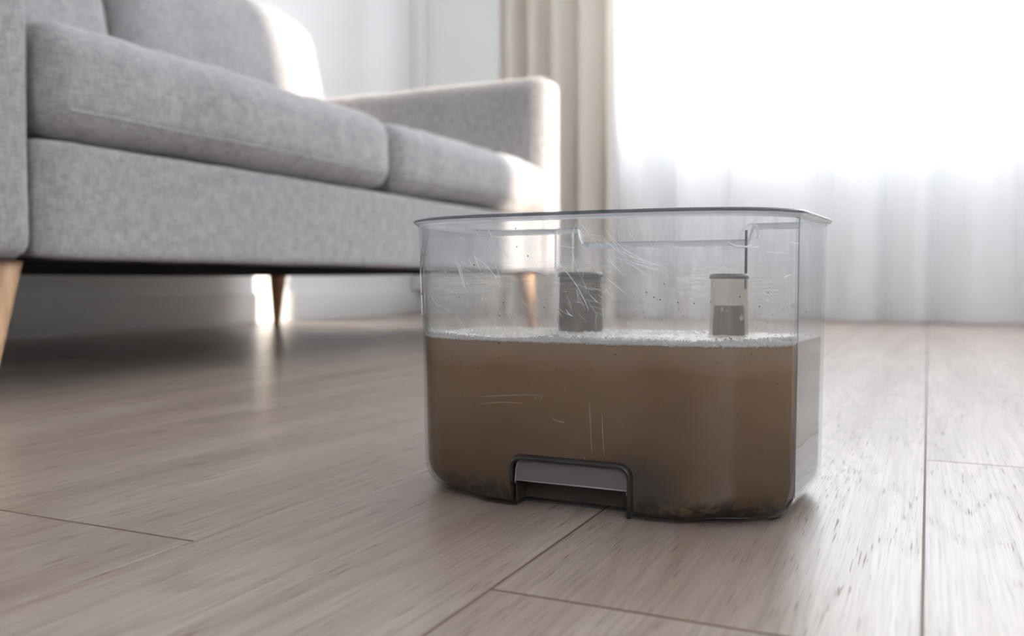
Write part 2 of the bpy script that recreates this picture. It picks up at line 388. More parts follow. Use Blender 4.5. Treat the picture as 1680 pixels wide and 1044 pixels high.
# ------------------------------------------------------------------ curtains
def curtain(name, xa, xb, yc, zb, zt, fold_fn, m, n):
    xs = np.linspace(xa, xb, n); zs = np.array([zb, zb+.02, zb+.25, zb+.6, zb+1.1, zb+1.6, zt])
    V = []; Fc = []
    for j, z in enumerate(zs):
        for i, x in enumerate(xs):
            dy, dx = fold_fn(x, z); V.append((x+dx, yc+dy, z))
    for j in range(len(zs)-1):
        for i in range(n-1): Fc.append((j*n+i, j*n+i+1, (j+1)*n+i+1, (j+1)*n+i))
    return link_mesh(name, V, Fc, m)
def f_sheer(x, z):
    ph = 2*math.pi*x/.215 + 1.1*math.sin(x*5.1) + .9*math.sin(x*9.3+1)
    a = .028 + .010*math.sin(x*7.7+2)
    y = a*math.sin(ph) + .006*math.sin(ph*2.3+x*4)
    return y*(1 + .12*math.sin(3*z)), .012*math.cos(ph)
def f_beige(x, z):
    ph = 2*math.pi*(x+1.475)/.098 + .5*math.sin(x*14)
    return .046*math.sin(ph) + .012*math.sin(2.1*ph+1), .012*math.cos(ph)
tag(curtain('sheer_curtain', -1.12, 1.95, 3.11, .006, 2.5, f_sheer, M_sheer, 900),
    'long white translucent sheer curtain hanging over the bright window down to the floor', 'curtain')
tag(curtain('blackout_curtain', -1.47, -1.0, 3.03, .008, 2.5, f_beige, M_beige, 320),
    'beige opaque curtain gathered in narrow folds beside the sheer curtain, right of the sofa', 'curtain')
def rail(name, y, label):
    o = boxes(name, [(XL+.1, XR-.1, y-.012, y+.012, 2.5, 2.525)], M_trim, bevel=.004); tag(o, label, 'curtain rail')

# ------------------------------------------------------------------ sofa
sofa = empty('sofa', (-1.35, 1.41, 0))
tag(sofa, 'light grey fabric two-seat sofa on tapered wooden legs against the white wall', 'sofa')
def P(o):  # parent keeping world placement
    o.parent = sofa; o.matrix_parent_inverse = Matrix.Translation(sofa.location).inverted(); return o
def soft_box(name, c, size, r, n, crown=(0, 0, 0), wr=0.0, seed=0, shape=None, parent=None, m=None):
    """rounded, padded box; crown bulges +-x, +-y, +z faces"""
    bm = bmesh.new(); bmesh.ops.create_cube(bm, size=2.0)
    bmesh.ops.subdivide_edges(bm, edges=bm.edges[:], cuts=n, use_grid_fill=True)
    hx, hy, hz = size[0]/2, size[1]/2, size[2]/2
    for v in bm.verts:
        # concentrate vertices near the edges
        q = Vector([math.copysign(abs(k)**.75, k) for k in v.co])
        p = Vector((q.x*hx, q.y*hy, q.z*hz))
        inner = Vector((max(-(hx-r), min(hx-r, p.x)), max(-(hy-r), min(hy-r, p.y)), max(-(hz-r), min(hz-r, p.z))))
        d = p-inner
        if d.length > 1e-6:
            # cube corner region -> sphere
            k = d / r; mxx = max(abs(k.x), abs(k.y), abs(k.z)); d = k.normalized()*r*mxx
        p = inner + d
        u, w_, s_ = p.x/hx, p.y/hy, p.z/hz
        fx = (1-w_*w_)*(1-s_*s_); fy = (1-u*u)*(1-s_*s_); fz = (1-u**4)*(1-w_**4)
        p.x += crown[0]*fx*u; p.y += crown[1]*fy*w_; p.z += crown[2]*fz*(s_ if s_ > 0 else 0)
        if wr:
            q = Vector((p.x*5+seed, p.y*9+seed, p.z*3)); nn = noise.noise(q)
            q2 = Vector((p.x*3+seed, p.y*26, p.z*4+seed)); n2 = noise.noise(q2)
            p += (Vector((u, w_, s_)).normalized())*(wr*nn + wr*.6*n2)
        if name == 'seat_cushion' and u > .5:      # pulled creases down the front
            p.x += .0032*noise.noise(Vector((p.y*38+seed, p.z*7, 2)))*(1-w_*w_)*(1-s_*s_)
        if shape: p = shape(p, hx, hy, hz)
        v.co = p
    me = bpy.data.meshes.new(name); bm.to_mesh(me); bm.free(); me.materials.append(m or M_fab)
    me.polygons.foreach_set('use_smooth', [True]*len(me.polygons))
    o = bpy.data.objects.new(name, me); C.objects.link(o); o.location = c
    if parent: o.parent = parent
    else: P(o)
    return o
FX = -.90
S0, S1, SM = .686, 2.135, 1.407
base = soft_box('base', ((FX-1.80)/2, (S0+S1)/2, (.156+.298)/2), (.90, S1-S0+.004, .142), .014, 22, wr=.0015, seed=3)
V = []; Fc = []; nx_, ny_ = 24, 40
for j in range(ny_+1):
    for i in range(nx_+1):
        a, b = i/nx_, j/ny_
        sag = .0125*math.sin(math.pi*min(1, a*1.02))**.5*math.sin(math.pi*b**.75)**.6 if 0 < a < 1 and 0 < b < 1 else 0
        V.append((-1.785+(.875)*a, .59+1.64*b, .1560-max(0, sag)))
for j in range(ny_):
    for i in range(nx_): k = j*(nx_+1)+i; Fc.append((k, k+nx_+1, k+nx_+2, k+1))
o = P(link_mesh('underside_lining', V, Fc, M_lining)); o['label'] = 'black sagging cloth under the seat'
for k, (ya, yb) in enumerate(((.575, S0-.001), (S1+.001, 2.243))):
    soft_box('armrest', ((FX+.004-1.80)/2, (ya+yb)/2, (.154+.662)/2), (.904, yb-ya, .508), .026, 26, crown=(.002, .004, .003), wr=.002, seed=11+k)
soft_box('back_frame', (-1.735, (S0+S1)/2, (.156+.74)/2), (.13, S1-S0, .584), .03, 20, wr=.002, seed=5)
def cush_shape(p, hx, hy, hz):
    return p
for k, (ya, yb) in enumerate(((S0+.004, SM-.003), (SM+.003, S1-.004))):
    zb, zt = .300, .430
    o = soft_box('seat_cushion', ((FX+.012-1.62)/2, (ya+yb)/2, (zb+zt)/2), (.732, yb-ya, zt-zb), .040, 34, crown=(.012, .002, .020), wr=.006, seed=20+7*k)
    # stitched seam around the lower front edge
    V = []; Fc = []; ns = 60
    cx_, cy_ = o.location.x, o.location.y
    hx, hy = .732/2, (yb-ya)/2
    bmv = [v.co.copy() for v in o.data.vertices]
    bvh = BVHTree.FromPolygons(bmv, [list(p.vertices) for p in o.data.polygons])
    def surf(y):
        hit = bvh.ray_cast(Vector((1, y, -.038)), Vector((-1, 0, 0)))[0]
        return hit.x if hit else hx
    for i in range(ns):
        y = -hy+.03 + (2*hy-.06)*i/(ns-1); x = surf(y)
        for a in range(6):
            an = a/6*2*math.pi; V.append((x+.0012*math.cos(an), y, -.038+.0018*math.sin(an)))
    for i in range(ns-1):
        for a in range(6): b = (a+1) % 6; Fc.append((i*6+a, i*6+b, (i+1)*6+b, (i+1)*6+a))
    sm_ = link_mesh('seam', V, Fc, M_fab, o)
    # fit: pull the seam onto the surface smoothly
def back_shape(sgn):
    def f(p, hx, hy, hz):
        t = (p.z+hz)/(2*hz)
        p = Vector(p); p.x -= .075*t                         # leans back
        p.y *= 1 - .055*max(0, t)**1.6                       # a little narrower at the top
        top = max(0, (t-.7)/.3)
        p.z -= .035*top*(abs(p.y)/hy)**4                     # soft corners
        p.z -= .012*top*math.cos(p.y/hy*2)
        return p
    return f
for k, (ya, yb) in enumerate(((S0+.004, SM-.004), (SM+.004, S1+.015))):
    soft_box('back_cushion', (-1.61, (ya+yb)/2, (.44+.885)/2), (.15, yb-ya, .445), .055, 30, crown=(.03, .004, .01), wr=.006, seed=41+9*k, shape=back_shape(1))
def leg(x, y, tx, ty, kind):
    V = []; Fc = []; n = 20
    prof = [(.156, .025), (.150, .0245), (.12, .0215), (.06, .0155), (.004, .0105), (0.0, .0095)]
    for z, r in prof:
        f = 1 - z/.156
        for a in range(n):
            an = a/n*2*math.pi; V.append((x+tx*f+r*math.cos(an), y+ty*f+r*math.sin(an), z))
    for j in range(len(prof)-1):
        for a in range(n): b = (a+1) % n; Fc.append((j*n+a, (j+1)*n+a, (j+1)*n+b, j*n+b))
    Fc.append(tuple(range(n))[::-1]); Fc.append(tuple(range((len(prof)-1)*n, len(prof)*n)))
    return P(link_mesh('leg', V, Fc, M_leg, smooth=True, sharp=50))
leg(-.945, .668, .032, -.046, 0)
leg(-.955, 2.135, .015, .02, 1)
leg(-1.745, 2.112, -.02, .018, 2)
leg(-1.745, .66, -.015, -.02, 3)

# ------------------------------------------------------------------ the tank
TX, TY = -.1815, .53
tank = empty('water_tank', (TX, TY, 0))
tag(tank, 'clear scratched plastic tank half full of dirty brown water, standing on the oak floor', 'water tank')
def PT(o):
    o.parent = tank; o.matrix_parent_inverse = Matrix.Translation(tank.location).inverted(); return o
TOP = .1700
def half_outline():
    # right half, from front centre to back centre, relative to (TX, TY), at the rim
    pts = [(0, .4603), (.025, .4604), (.050, .4613), (.070, .4640), (.088, .4695), (.100, .4768), (.1085, .4855), (.1145, .4945), (.1182, .5020)]
    # smooth with Catmull-Rom
    P_ = [np.array(p) for p in pts]; P_ = [np.array((-.025, .4604))] + P_ + [np.array((.1215, .5100))]
    out = []
    for i in range(1, len(P_)-2):
        for k in range(6):
            t = k/6; a, b, c, d = P_[i-1], P_[i], P_[i+1], P_[i+2]
            out.append(.5*((2*b)+(-a+c)*t+(2*a-5*b+4*c-d)*t*t+(-a+3*b-3*c+d)*t**3))
    out.append(P_[-2])
    # crease, then the flat side
    for k in range(1, 9): out.append(np.array((.1182+.0058*k/8, .5020+(.585-.5020)*k/8)))
    # back corner
    r = .020
    for k in range(1, 9):
        a = k/8*math.pi/2; out.append(np.array((.1240-r+r*math.cos(a), .585+r*math.sin(a))))
    xb = .1240-r
    for k in range(1, 61): out.append(np.array((xb*(1-k/60), .605)))
    return np.array(out)
H_ = half_outline(); H_[:, 1] -= TY
OUT = np.vstack([H_, [(-p[0], p[1]) for p in H_[-2:0:-1]]])     # closed, CCW seen from above
NP = len(OUT)
def normals2(P_):
    d = np.roll(P_, -1, 0)-np.roll(P_, 1, 0); n = np.stack([d[:, 1], -d[:, 0]], 1)
    return n/np.linalg.norm(n, axis=1)[:, None]
NRM = normals2(OUT)
front_w = np.clip((-OUT[:, 1]-.045)/.02, 0, 1)*np.clip((.085-np.abs(OUT[:, 0]))/.03, 0, 1)   # 1 on the flat of the front
BEV = .0155*(1-front_w)+.0055*front_w
def ring(z, inset, top=TOP):
    h = z/top
    P_ = OUT.copy()
    fr = np.clip(-OUT[:, 1]/.07, 0, 1)
    flare = (1-min(1, max(0, (z-.085)/.085))) * .0105 + .0015*(1-min(1, z/.085))   # front wall leans out near the top
    P_[:, 1] += flare*fr
    P_[:, 0] *= 1 - .012*(1-h)
    n = normals2(P_)
    zz = np.full(NP, z)
    return P_, n, zz
def tank_rings(inset, ztop, notch=True, nz=26):
    rings = []
    # bottom bevel
    for k in range(7):
        a = k/6*math.pi/2
        P_, n, zz = ring(.0001, 0)
        b = np.maximum(BEV-inset*.5, .001)
        off = b*(1-math.sin(a))+inset
        z = inset + b*(1-math.cos(a))*1.15
        Q = P_ - n*off[:, None]
        rings.append(np.column_stack([Q, z]))
    zb = rings[-1][:, 2].copy()
    for k in range(1, nz+1):
        f = k/nz
        zt = np.full(NP, ztop)
        if notch:   # the back wall has a lower middle section between two steps
            back = OUT[:, 1] > .07
            xx = OUT[:, 0]
            dip = np.clip((xx+.0465)/.002, 0, 1)*np.clip((.0755-xx)/.002, 0, 1)*back
            zt = zt - dip*.0105
        z = zb+(zt-zb)*f
        P_, n, _ = ring(float(np.mean(z)), 0)
        Q = P_-n*inset
        rings.append(np.column_stack([Q, z]))
    return rings
def solid_from_rings(name, rings, cap_top=True):
    V = np.vstack(rings); nr = len(rings); Fc = []
    for j in range(nr-1):
        for i in range(NP):
            k = (i+1) % NP; Fc.append((j*NP+i, j*NP+k, (j+1)*NP+k, (j+1)*NP+i))
    Fc.append(tuple(range(NP))[::-1])
    if cap_top: Fc.append(tuple(range((nr-1)*NP, nr*NP)))
    o = link_mesh(name, V, Fc, None, smooth=False); o.location = (TX, TY, 0); return o
NX0, NX1, NZ, ND = -.2195-TX, -.1490-TX, .0292, .019
def notch_cutter(grow):
    r = .0055+grow
    xa, xb, zt = NX0-grow, NX1+grow, NZ+grow
    pts = [(xa, -.02), (xb, -.02)]
    for k in range(7): a = k/6*math.pi/2; pts.append((xb-r+r*math.cos(a), zt-r+r*math.sin(a)))
    for k in range(7): a = math.pi/2+k/6*math.pi/2; pts.append((xa+r+r*math.cos(a), zt-r+r*math.sin(a)))
    n = len(pts); ya, yb = -.12, .472-TY+ND+grow
    V = [(x, ya, z) for x, z in pts]+[(x, yb, z) for x, z in pts]
    Fc = [tuple(range(n)), tuple(range(n, 2*n))[::-1]]+[(i, i+n, (i+1) % n+n, (i+1) % n) for i in range(n)]
    o = link_mesh('cutter', V, Fc, None, smooth=False); o.location = (TX, TY, 0)
    bm = bmesh.new(); bm.from_mesh(o.data); bmesh.ops.recalc_face_normals(bm, faces=bm.faces[:]); bm.to_mesh(o.data); bm.free()
    return o
def cut(o, cutter):
    md = o.modifiers.new('b', 'BOOLEAN'); md.operation = 'DIFFERENCE'; md.object = cutter; md.solver = 'EXACT'
    bpy.context.view_layer.update()
    dg = bpy.context.evaluated_depsgraph_get(); me = bpy.data.meshes.new_from_object(o.evaluated_get(dg))
    o.modifiers.clear(); o.data = me; bpy.data.objects.remove(cutter)
# body shell
body = solid_from_rings('tank_body', tank_rings(0, TOP))
cut(body, notch_cutter(0))
bm = bmesh.new(); bm.from_mesh(body.data)
topf = [f for f in bm.faces if f.normal.z > .5 and f.calc_center_median().z > .14]
bmesh.ops.delete(bm, geom=topf, context='FACES'); bm.to_mesh(body.data); bm.free()
md = body.modifiers.new('wall', 'SOLIDIFY'); md.thickness = .0020; md.offset = -1; md.use_even_offset = False
bpy.context.view_layer.update()
me = bpy.data.meshes.new_from_object(body.evaluated_get(bpy.context.evaluated_depsgraph_get()))
body.modifiers.clear(); body.data = me; me.materials.clear(); me.materials.append(M_tank)
me.polygons.foreach_set('use_smooth', [True]*len(me.polygons)); me.set_sharp_from_angle(angle=math.radians(14))
PT(body); body.location = (TX, TY, 0)
# rim lip: swept around the top outline
def top_path():
    R = tank_rings(0, TOP)[-1]; return R
def sweep(name, path, nrm, prof, m, parent_fn=PT, closed=True):
    V = []; Fc = []; n = len(path); k = len(prof)
    for i in range(n):
        for a, b in prof: V.append((path[i][0]+nrm[i][0]*a, path[i][1]+nrm[i][1]*a, path[i][2]+b))
    for i in range(n if closed else n-1):
        j = (i+1) % n
        for a in range(k): b = (a+1) % k; Fc.append((i*k+a, j*k+a, j*k+b, i*k+b))
    o = link_mesh(name, V, Fc, m, smooth=True, sharp=30); o.location = (TX, TY, 0); return parent_fn(o)
TPATH = top_path()
sweep('rim', TPATH, NRM, [(-.0024, .0004), (.0022, .0004), (.0026, -.0002), (.0026, -.0012), (.0020, -.0017), (.0006, -.0021), (.0003, -.0030), (-.0001, -.0033), (-.0023, -.0030)], M_rim)
sweep('rim_edge', TPATH, NRM, [(.0004, .0002), (.0010, .0010), (.0022, .0011), (.0030, .0004), (.0030, -.0006), (.0024, -.0009)], M_rimtop)['label'] = 'thin grey line along the top of the rim'

# dark tube standing in for the refraction edge round the grip recess
def notch_path(g):
    r = .0055+g; xa, xb, zt = NX0-g, NX1+g, NZ+g; pts = [(xa, .015), (xa, .017)]
    for k in range(7): a = math.pi-k/6*math.pi/2; pts.append((xa+r+r*math.cos(a), zt-r+r*math.sin(a)))
    for k in range(6): pts.append((xa+r+(xb-xa-2*r)*(k+1)/7, zt))
    for k in range(7): a = math.pi/2-k/6*math.pi/2; pts.append((xb-r+r*math.cos(a), zt-r+r*math.sin(a)))
    pts += [(xb, .010), (xb, .0015)]
    return pts
def front_y(x, z):
    P_, n, _ = ring(z, 0); i = [k for k in range(NP) if OUT[k, 1] < 0]
    o = sorted((P_[k, 0], P_[k, 1]) for k in i)
    return float(np.interp(x, [a for a, b in o], [b for a, b in o]))
def tube(pts, r, n=6, taper=False):
    V = []; Fc = []; pts = [Vector(p) for p in pts]; m = len(pts)
    for i, p in enumerate(pts):
        d = (pts[min(i+1, m-1)]-pts[max(i-1, 0)]).normalized()
        a = d.cross(Vector((0.02, 1, .03))).normalized(); b = d.cross(a)
        rr = r*(math.sin(math.pi*(i+.35)/(m-.3))**.5 if taper else 1)
        for k in range(n): an = k/n*2*math.pi; V.append(p+a*rr*math.cos(an)+b*rr*math.sin(an))
    for i in range(m-1):
        for k in range(n): q = (k+1) % n; Fc.append((i*n+k, i*n+q, (i+1)*n+q, (i+1)*n+k))
    Fc.append(tuple(range(n))[::-1]); Fc.append(tuple(range((m-1)*n, m*n)))
    return V, Fc
def merge(lst):
    V = []; Fc = []
    for v, f in lst:
        o = len(V); V += [tuple(x) for x in v]; Fc += [tuple(i+o for i in q) for q in f]
    return V, Fc
def T3(o): o.location = (TX, TY, 0); return PT(o)
V, Fc = tube([(x, front_y(x, max(.012, z))+.0004, z) for x, z in notch_path(.0006)], .0012, 8)
o = T3(link_mesh('recess_edge', V, Fc, M_edge)); o['label'] = 'dark outline of the grip recess'
# grip plate: slightly sunk plate over the upper half of the recess
def plate():
    r = .0045; xa, xb, za, zt = NX0+.0012, NX1-.0012, .0163, NZ-.0012
    pts = [(xa, za), (xb, za)]
    for k in range(7): a = k/6*math.pi/2; pts.append((xb-r+r*math.cos(a), zt-r+r*math.sin(a)))
    for k in range(7): a = math.pi/2+k/6*math.pi/2; pts.append((xa+r+r*math.cos(a), zt-r+r*math.sin(a)))
    bm = bmesh.new(); y = .4745-TY
    vs_ = [bm.verts.new((x, y+(z-za)*.18, z)) for x, z in pts]; f = bm.faces.new(vs_)
    ex = bmesh.ops.extrude_face_region(bm, geom=[f]); bmesh.ops.translate(bm, vec=(0, .0022, 0), verts=[v for v in ex['geom'] if isinstance(v, bmesh.types.BMVert)])
    bmesh.ops.recalc_face_normals(bm, faces=bm.faces[:])
    bmesh.ops.bevel(bm, geom=bm.edges[:], offset=.0005, segments=2, affect='EDGES')
    me = bpy.data.meshes.new('finger_grip'); bm.to_mesh(me); bm.free(); me.materials.append(M_grip)
    me.polygons.foreach_set('use_smooth', [True]*len(me.polygons)); me.set_sharp_from_angle(angle=math.radians(35))
    o = bpy.data.objects.new('finger_grip', me); C.objects.link(o); o['label'] = 'greyish plastic plate across the top of the grip recess'
    return T3(o)
plate()
# pale moulded outline of the grip plate
pp = [(NX0+.0012, .0145), (NX0+.0012, .0163), (NX0+.0012, .023), (NX0+.0022, .0268), (NX0+.0055, .0280), (0.0, .0280), (NX1-.0055, .0280), (NX1-.0020, .0266), (NX1-.0012, .023), (NX1-.0012, .0155), (NX1-.001, .0135)]
V, Fc = merge([tube([(x, .4745-TY+(z-.0163)*.18-.0002, z) for x, z in pp], .00035, 6), tube([(NX0+.0012, .4742-TY, .0163), (NX1-.0012, .4742-TY, .0163)], .0004, 6)])
o = T3(link_mesh('grip_edge', V, Fc, simple('pale_grey_edge', (.30, .29, .29), .3))); o['label'] = 'pale edge line of the grip plate'
lx0, lx1, ly0, ly1 = NX0+.0006, NX1-.0006, .4765-TY, .472-TY+ND  # extents of dark panels added to shade the recess
o = T3(boxes('recess_shade_panels', [(lx0, lx1, ly1-.0008, ly1-.0001, .003, NZ), (lx0, lx0+.0007, ly0, ly1, .003, NZ), (lx1-.0007, lx1, ly0, ly1, .003, NZ), (lx0, lx1, ly0, ly1, NZ-.0010, NZ-.0003)], M_recess))
o['label'] = 'dark panels added as shade inside the grip recess'
# small embossed arrow on the recess wall
ax_, ay, az = -0.1823-TX, .472-TY+ND-.0022, 0.0049
o = T3(link_mesh('arrow_mark', [(ax_-.0022, ay, az+.0020), (ax_+.0022, ay, az+.0020), (ax_, ay, az-.0024), (ax_-.0022, ay+.0008, az+.0020), (ax_+.0022, ay+.0008, az+.0020), (ax_, ay+.0008, az-.0024)],
    [(0, 2, 1), (3, 4, 5), (0, 1, 4, 3), (1, 2, 5, 4), (2, 0, 3, 5)], M_black, smooth=False)); o['label'] = 'small dark downward arrow'

V, Fc = [], []
cr = []
for k in range(14):
    z = .014+(.168-.014)*k/13; P_, n_, _ = ring(z, 0); i0 = int(np.argmin(np.abs(OUT[:NP//2, 0]-.1182)+np.abs(OUT[:NP//2, 1]-(.5020-TY)))); cr.append((P_[i0, 0], P_[i0, 1]-.0001, z))
V, Fc = tube(cr, .0003, 6)
o = T3(link_mesh('corner_edge', V, Fc, simple('slate_edge', (.27, .28, .32), .3))); o['label'] = 'dark vertical edge at the right corner'
# fittings at the back wall: two short tubes with dark collars
def fitting(px, r, zt, dark):
    x, y = px-TX, .588-TY-r
    def cyl(r0, z0, r1, z1, n=28, inner=None, capped=True):
        V = [(x+r0*math.cos(a/n*2*math.pi), y+r0*math.sin(a/n*2*math.pi), z0) for a in range(n)]+[(x+r1*math.cos(a/n*2*math.pi), y+r1*math.sin(a/n*2*math.pi), z1) for a in range(n)]
        Fc = [(a, (a+1) % n, (a+1) % n+n, a+n) for a in range(n)]
        if capped: Fc += [tuple(range(n))[::-1], tuple(range(n, 2*n))]
        return V, Fc
    V, Fc = merge([cyl(r, .090, r*.93, zt-.004, capped=False), cyl(r*.93, zt-.004, r*.90, zt, capped=True)])
    b = T3(link_mesh('inlet_tube', V, Fc, M_smoke if dark else M_residue, smooth=True, sharp=35))
    # collar ring as a sub-part
    prof = [(r*.70, zt-.001), (r*.72, zt+.0006), (r*.90, zt+.0006), (r*.98, zt-.0008), (r*.99, zt-.0026), (r*.86, zt-.0016)]
    V = []; Fc = []; n = 32
    for a in range(n):
        for rr, z in prof: V.append((x+rr*math.cos(a/n*2*math.pi), y+rr*math.sin(a/n*2*math.pi), z))
    k = len(prof)
    for a in range(n):
        for q in range(k): Fc.append((a*k+q, ((a+1) % n)*k+q, ((a+1) % n)*k+(q+1) % k, a*k+(q+1) % k))
    c = link_mesh('collar', V, Fc, M_smoke_dark, b); c['label'] = 'dark grey collar'
    # inner valve core
    rc = r*(.93 if dark else .86)
    V, Fc = cyl(rc, .090, rc*.85, (zt-.0045) if dark else .1175)
    c2 = link_mesh('valve_core', V, Fc, simple('valve_grey' if dark else 'valve_brown', (.018, .018, .024) if dark else (.11, .082, .066), .5), b, smooth=True, sharp=35)
    c2['label'] = 'dark grey inner core' if dark else 'brown stained inner core'
fitting(-.2145, .0155, .1385, True)
fitting(-.1150, .0125, .1370, False)
# vertical steps of the back wall and a moulded hook tab
def bar(x, y, z0, z1, r):
    return tube([(x-TX, y-TY, z0), (x-TX, y-TY, (z0+z1)/2), (x-TX, y-TY, z1)], r, 8)
o = T3(link_mesh('rib', *bar(-.1062, .584, .128, .1655, .0009), M_smoke_dark)); o['label'] = 'dark vertical moulded rib'
V, Fc = merge([bar(-.2400, .590, .100, .168, .0008), bar(-.2270, .590, .100, .167, .0008)])
T3(link_mesh('rib', V, Fc, M_rim))
hk = []
for k in range(15):
    a = math.radians(200-k*16); hk.append((-.1035-TX+.0062*math.cos(a), .500-TY, .1625+.0042*math.sin(a)))
hk += [(-.0985-TX, .500-TY, .1585), (-.0995-TX, .500-TY, .1560)]
V, Fc = tube(hk, .0006, 8, True)

# scratches on the front wall (outer face)
def scr(pts, r=.00011):
    """pts in px of the photograph's front face, converted to face coordinates x,z"""
    return tube([(x, front_y(x, z)-.00005, z) for x, z in pts], r, 5, True)
CAMF = 1470; PIT = math.atan(60/1470); YAW = math.radians(24.92)
def face_pt(px, py, Y=.470):
    xc = (px-840)/CAMF; yc = -(py-522)/CAMF
    f = Vector((0, math.cos(PIT), -math.sin(PIT))); u = Vector((0, math.sin(PIT), math.cos(PIT))); d = f+Vector((xc, 0, 0))+u*yc
    d = Vector((math.cos(YAW)*d.x-math.sin(YAW)*d.y, math.sin(YAW)*d.x+math.cos(YAW)*d.y, d.z))
    for _ in range(3):
        k = Y/d.y; x = d.x*k; z = CAM_H+d.z*k
        Y = front_y(x-TX, max(.01, min(z, TOP)))+TY
    return (x-TX, z)
def curve_px(p, n=10):
    # quadratic through control points in px
    P_ = [np.array(q, float) for q in p]
    out = []
    for i in range(n+1):
        t = i/n
        Q = P_[:]
        while len(Q) > 1: Q = [Q[k]*(1-t)+Q[k+1]*t for k in range(len(Q)-1)]
        out.append(face_pt(*Q[0]))
    return out
LONG = [[(906, 425), (940, 450), (960, 490), (966, 512)], [(940, 418), (945, 435), (948, 447)], [(745, 420), (755, 445), (762, 478)], [(753, 432), (760, 455), (764, 478)],
 [(780, 423), (810, 440), (822, 475)], [(812, 435), (822, 455), (825, 478)], [(768, 424), (775, 436)], [(778, 418), (783, 432), (788, 444)], [(800, 376), (806, 385), (807, 394)],
 [(936, 392), (945, 366)], [(943, 367), (952, 380), (960, 389)], [(954, 368), (966, 384)], [(991, 373), (1006, 394), (1018, 415)], [(988, 390), (1010, 410), (1030, 425)], [(1010, 365), (1016, 385), (1018, 400)],
 [(1012, 371), (1024, 372)], [(1000, 385), (1030, 425), (1100, 440)], [(1018, 413), (1050, 425), (1096, 450)], [(1030, 420), (1070, 430), (1105, 448)], [(1020, 424), (1060, 440), (1085, 446)], [(1005, 420), (1035, 432), (1058, 450)],
 [(996, 457), (1012, 470), (1030, 485)], [(1040, 428), (1070, 435), (1090, 436)], [(905, 402), (925, 404), (946, 408)], [(967, 483), (975, 492), (981, 497)], [(1032, 382), (1042, 395)], [(855, 440), (880, 445), (905, 453)],
 [(955, 385), (975, 386), (990, 388)], [(1002, 430), (1018, 446)], [(962, 388), (985, 394), (1000, 402)], [(1046, 433), (1076, 439), (1098, 455)],
 [(1286, 456), (1291, 452), (1297, 451)], [(1290, 397), (1299, 397), (1308, 399)], [(1255, 414), (1275, 415), (1291, 415)], [(1222, 405), (1234, 405), (1246, 406)], [(1250, 358), (1262, 355), (1275, 354)], [(929, 508), (931, 515), (940, 519)], [(929, 514), (935, 518), (940, 519)]]
FINE = []
for _ in range(150):
    cx0 = random.choice([random.gauss(1010, 55), random.gauss(960, 30), random.gauss(800, 50), random.uniform(690, 1300)]); cy0 = random.uniform(372, 520)
    an = random.gauss(.75, .45); L_ = random.uniform(6, 34)
    FINE.append([(cx0, cy0), (cx0+L_*.5*math.cos(an)+random.uniform(-2, 2), cy0+L_*.5*math.sin(an)), (cx0+L_*math.cos(an), cy0+L_*math.sin(an))])
FINE = [f for f in FINE if all(680 < p[0] < 1305 for p in f)]
LOW = [[(785, 664), (820, 658), (860, 662)], [(782, 652), (830, 648), (880, 648)], [(967, 660), (969, 700), (971, 745)], [(988, 680), (988, 715), (992, 750)], [(905, 685), (912, 692), (926, 694)], 
 [(879, 648), (884, 650)], [(885, 650), (890, 653)], [(876, 652), (880, 653)], [(918, 691), (926, 694)], [(927, 732), (927, 734)], [(927, 742), (927, 745)], [(927, 640), (928, 642)], [(960, 750), (958, 756)]]
sc = [scr(curve_px(p), .00015) for p in LONG]+[scr(curve_px(p, 4), .00005) for p in FINE]+[scr(curve_px(p), .00004) for p in LOW]
V, Fc = merge(sc); o = T3(link_mesh('scratches', V, Fc, M_scratch)); o['kind'] = 'stuff'; o['label'] = 'fine white scratches in the plastic'
# moulded marks seen on the upper wall: horizontal highlights and the curved hook
MK = [([(1218, 380), (1222, 366), (1236, 360), (1246, 368), (1241, 392)], .0006), ([(1192, 396), (1200, 406), (1222, 408), (1232, 402)], .0006)]
V, Fc = merge([tube([(x, front_y(x, z)+.0022, z) for x, z in curve_px(p, 14)], r, 8, True) for p, r in MK])
o = T3(link_mesh('hook_tab', V, Fc, M_rim)); o['label'] = 'curved hook-shaped moulding near the rim'

# ------------------------------------------------------------------ dirty water
WL = .0985
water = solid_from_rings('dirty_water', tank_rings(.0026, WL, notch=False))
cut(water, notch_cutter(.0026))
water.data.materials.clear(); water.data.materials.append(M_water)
water.data.polygons.foreach_set('use_smooth', [True]*len(water.data.polygons)); water.data.set_sharp_from_angle(angle=math.radians(30))
water.location = (TX, TY, 0)
tag(water, 'murky brown water with settled dirt filling the lower half of the clear tank', 'dirty water', kind='stuff')

# ------------------------------------------------------------------ foam: bubbles on the water surface
def ico(sub):
    bm = bmesh.new(); bmesh.ops.create_icosphere(bm, subdivisions=sub, radius=1)
    v = np.array([x.co[:] for x in bm.verts]); f = np.array([[q.index for q in x.verts] for x in bm.faces]); bm.free(); return v, f
M_foam_film = simple('wet_foam_sheet', (.55, .51, .46), .35, .5)
IV, IF = ico(2); IV1, IF1 = ico(1)
def blobs(name, items, m, V0=IV, F0=IF):
    V = []; Fc = []; o = 0
    for (c, s) in items: V.append(V0*np.array(s)+np.array(c)); Fc.append(F0+o); o += len(V0)
    V = np.vstack(V); Fc = np.vstack(Fc)
    me = bpy.data.meshes.new(name); me.from_pydata(V.tolist(), [], Fc.tolist()); me.update(); me.materials.append(m)
    me.polygons.foreach_set('use_smooth', [True]*len(me.polygons))
    ob = bpy.data.objects.new(name, me); C.objects.link(ob); ob.location = (TX, TY, 0); return ob
Pw, nw, _ = ring(WL, 0); inner = Pw-nw*.0020
fi = [k for k in range(NP) if inner[k, 1] < -.008]                      # front wall and corners
order = sorted(fi, key=lambda k: inner[k, 0])
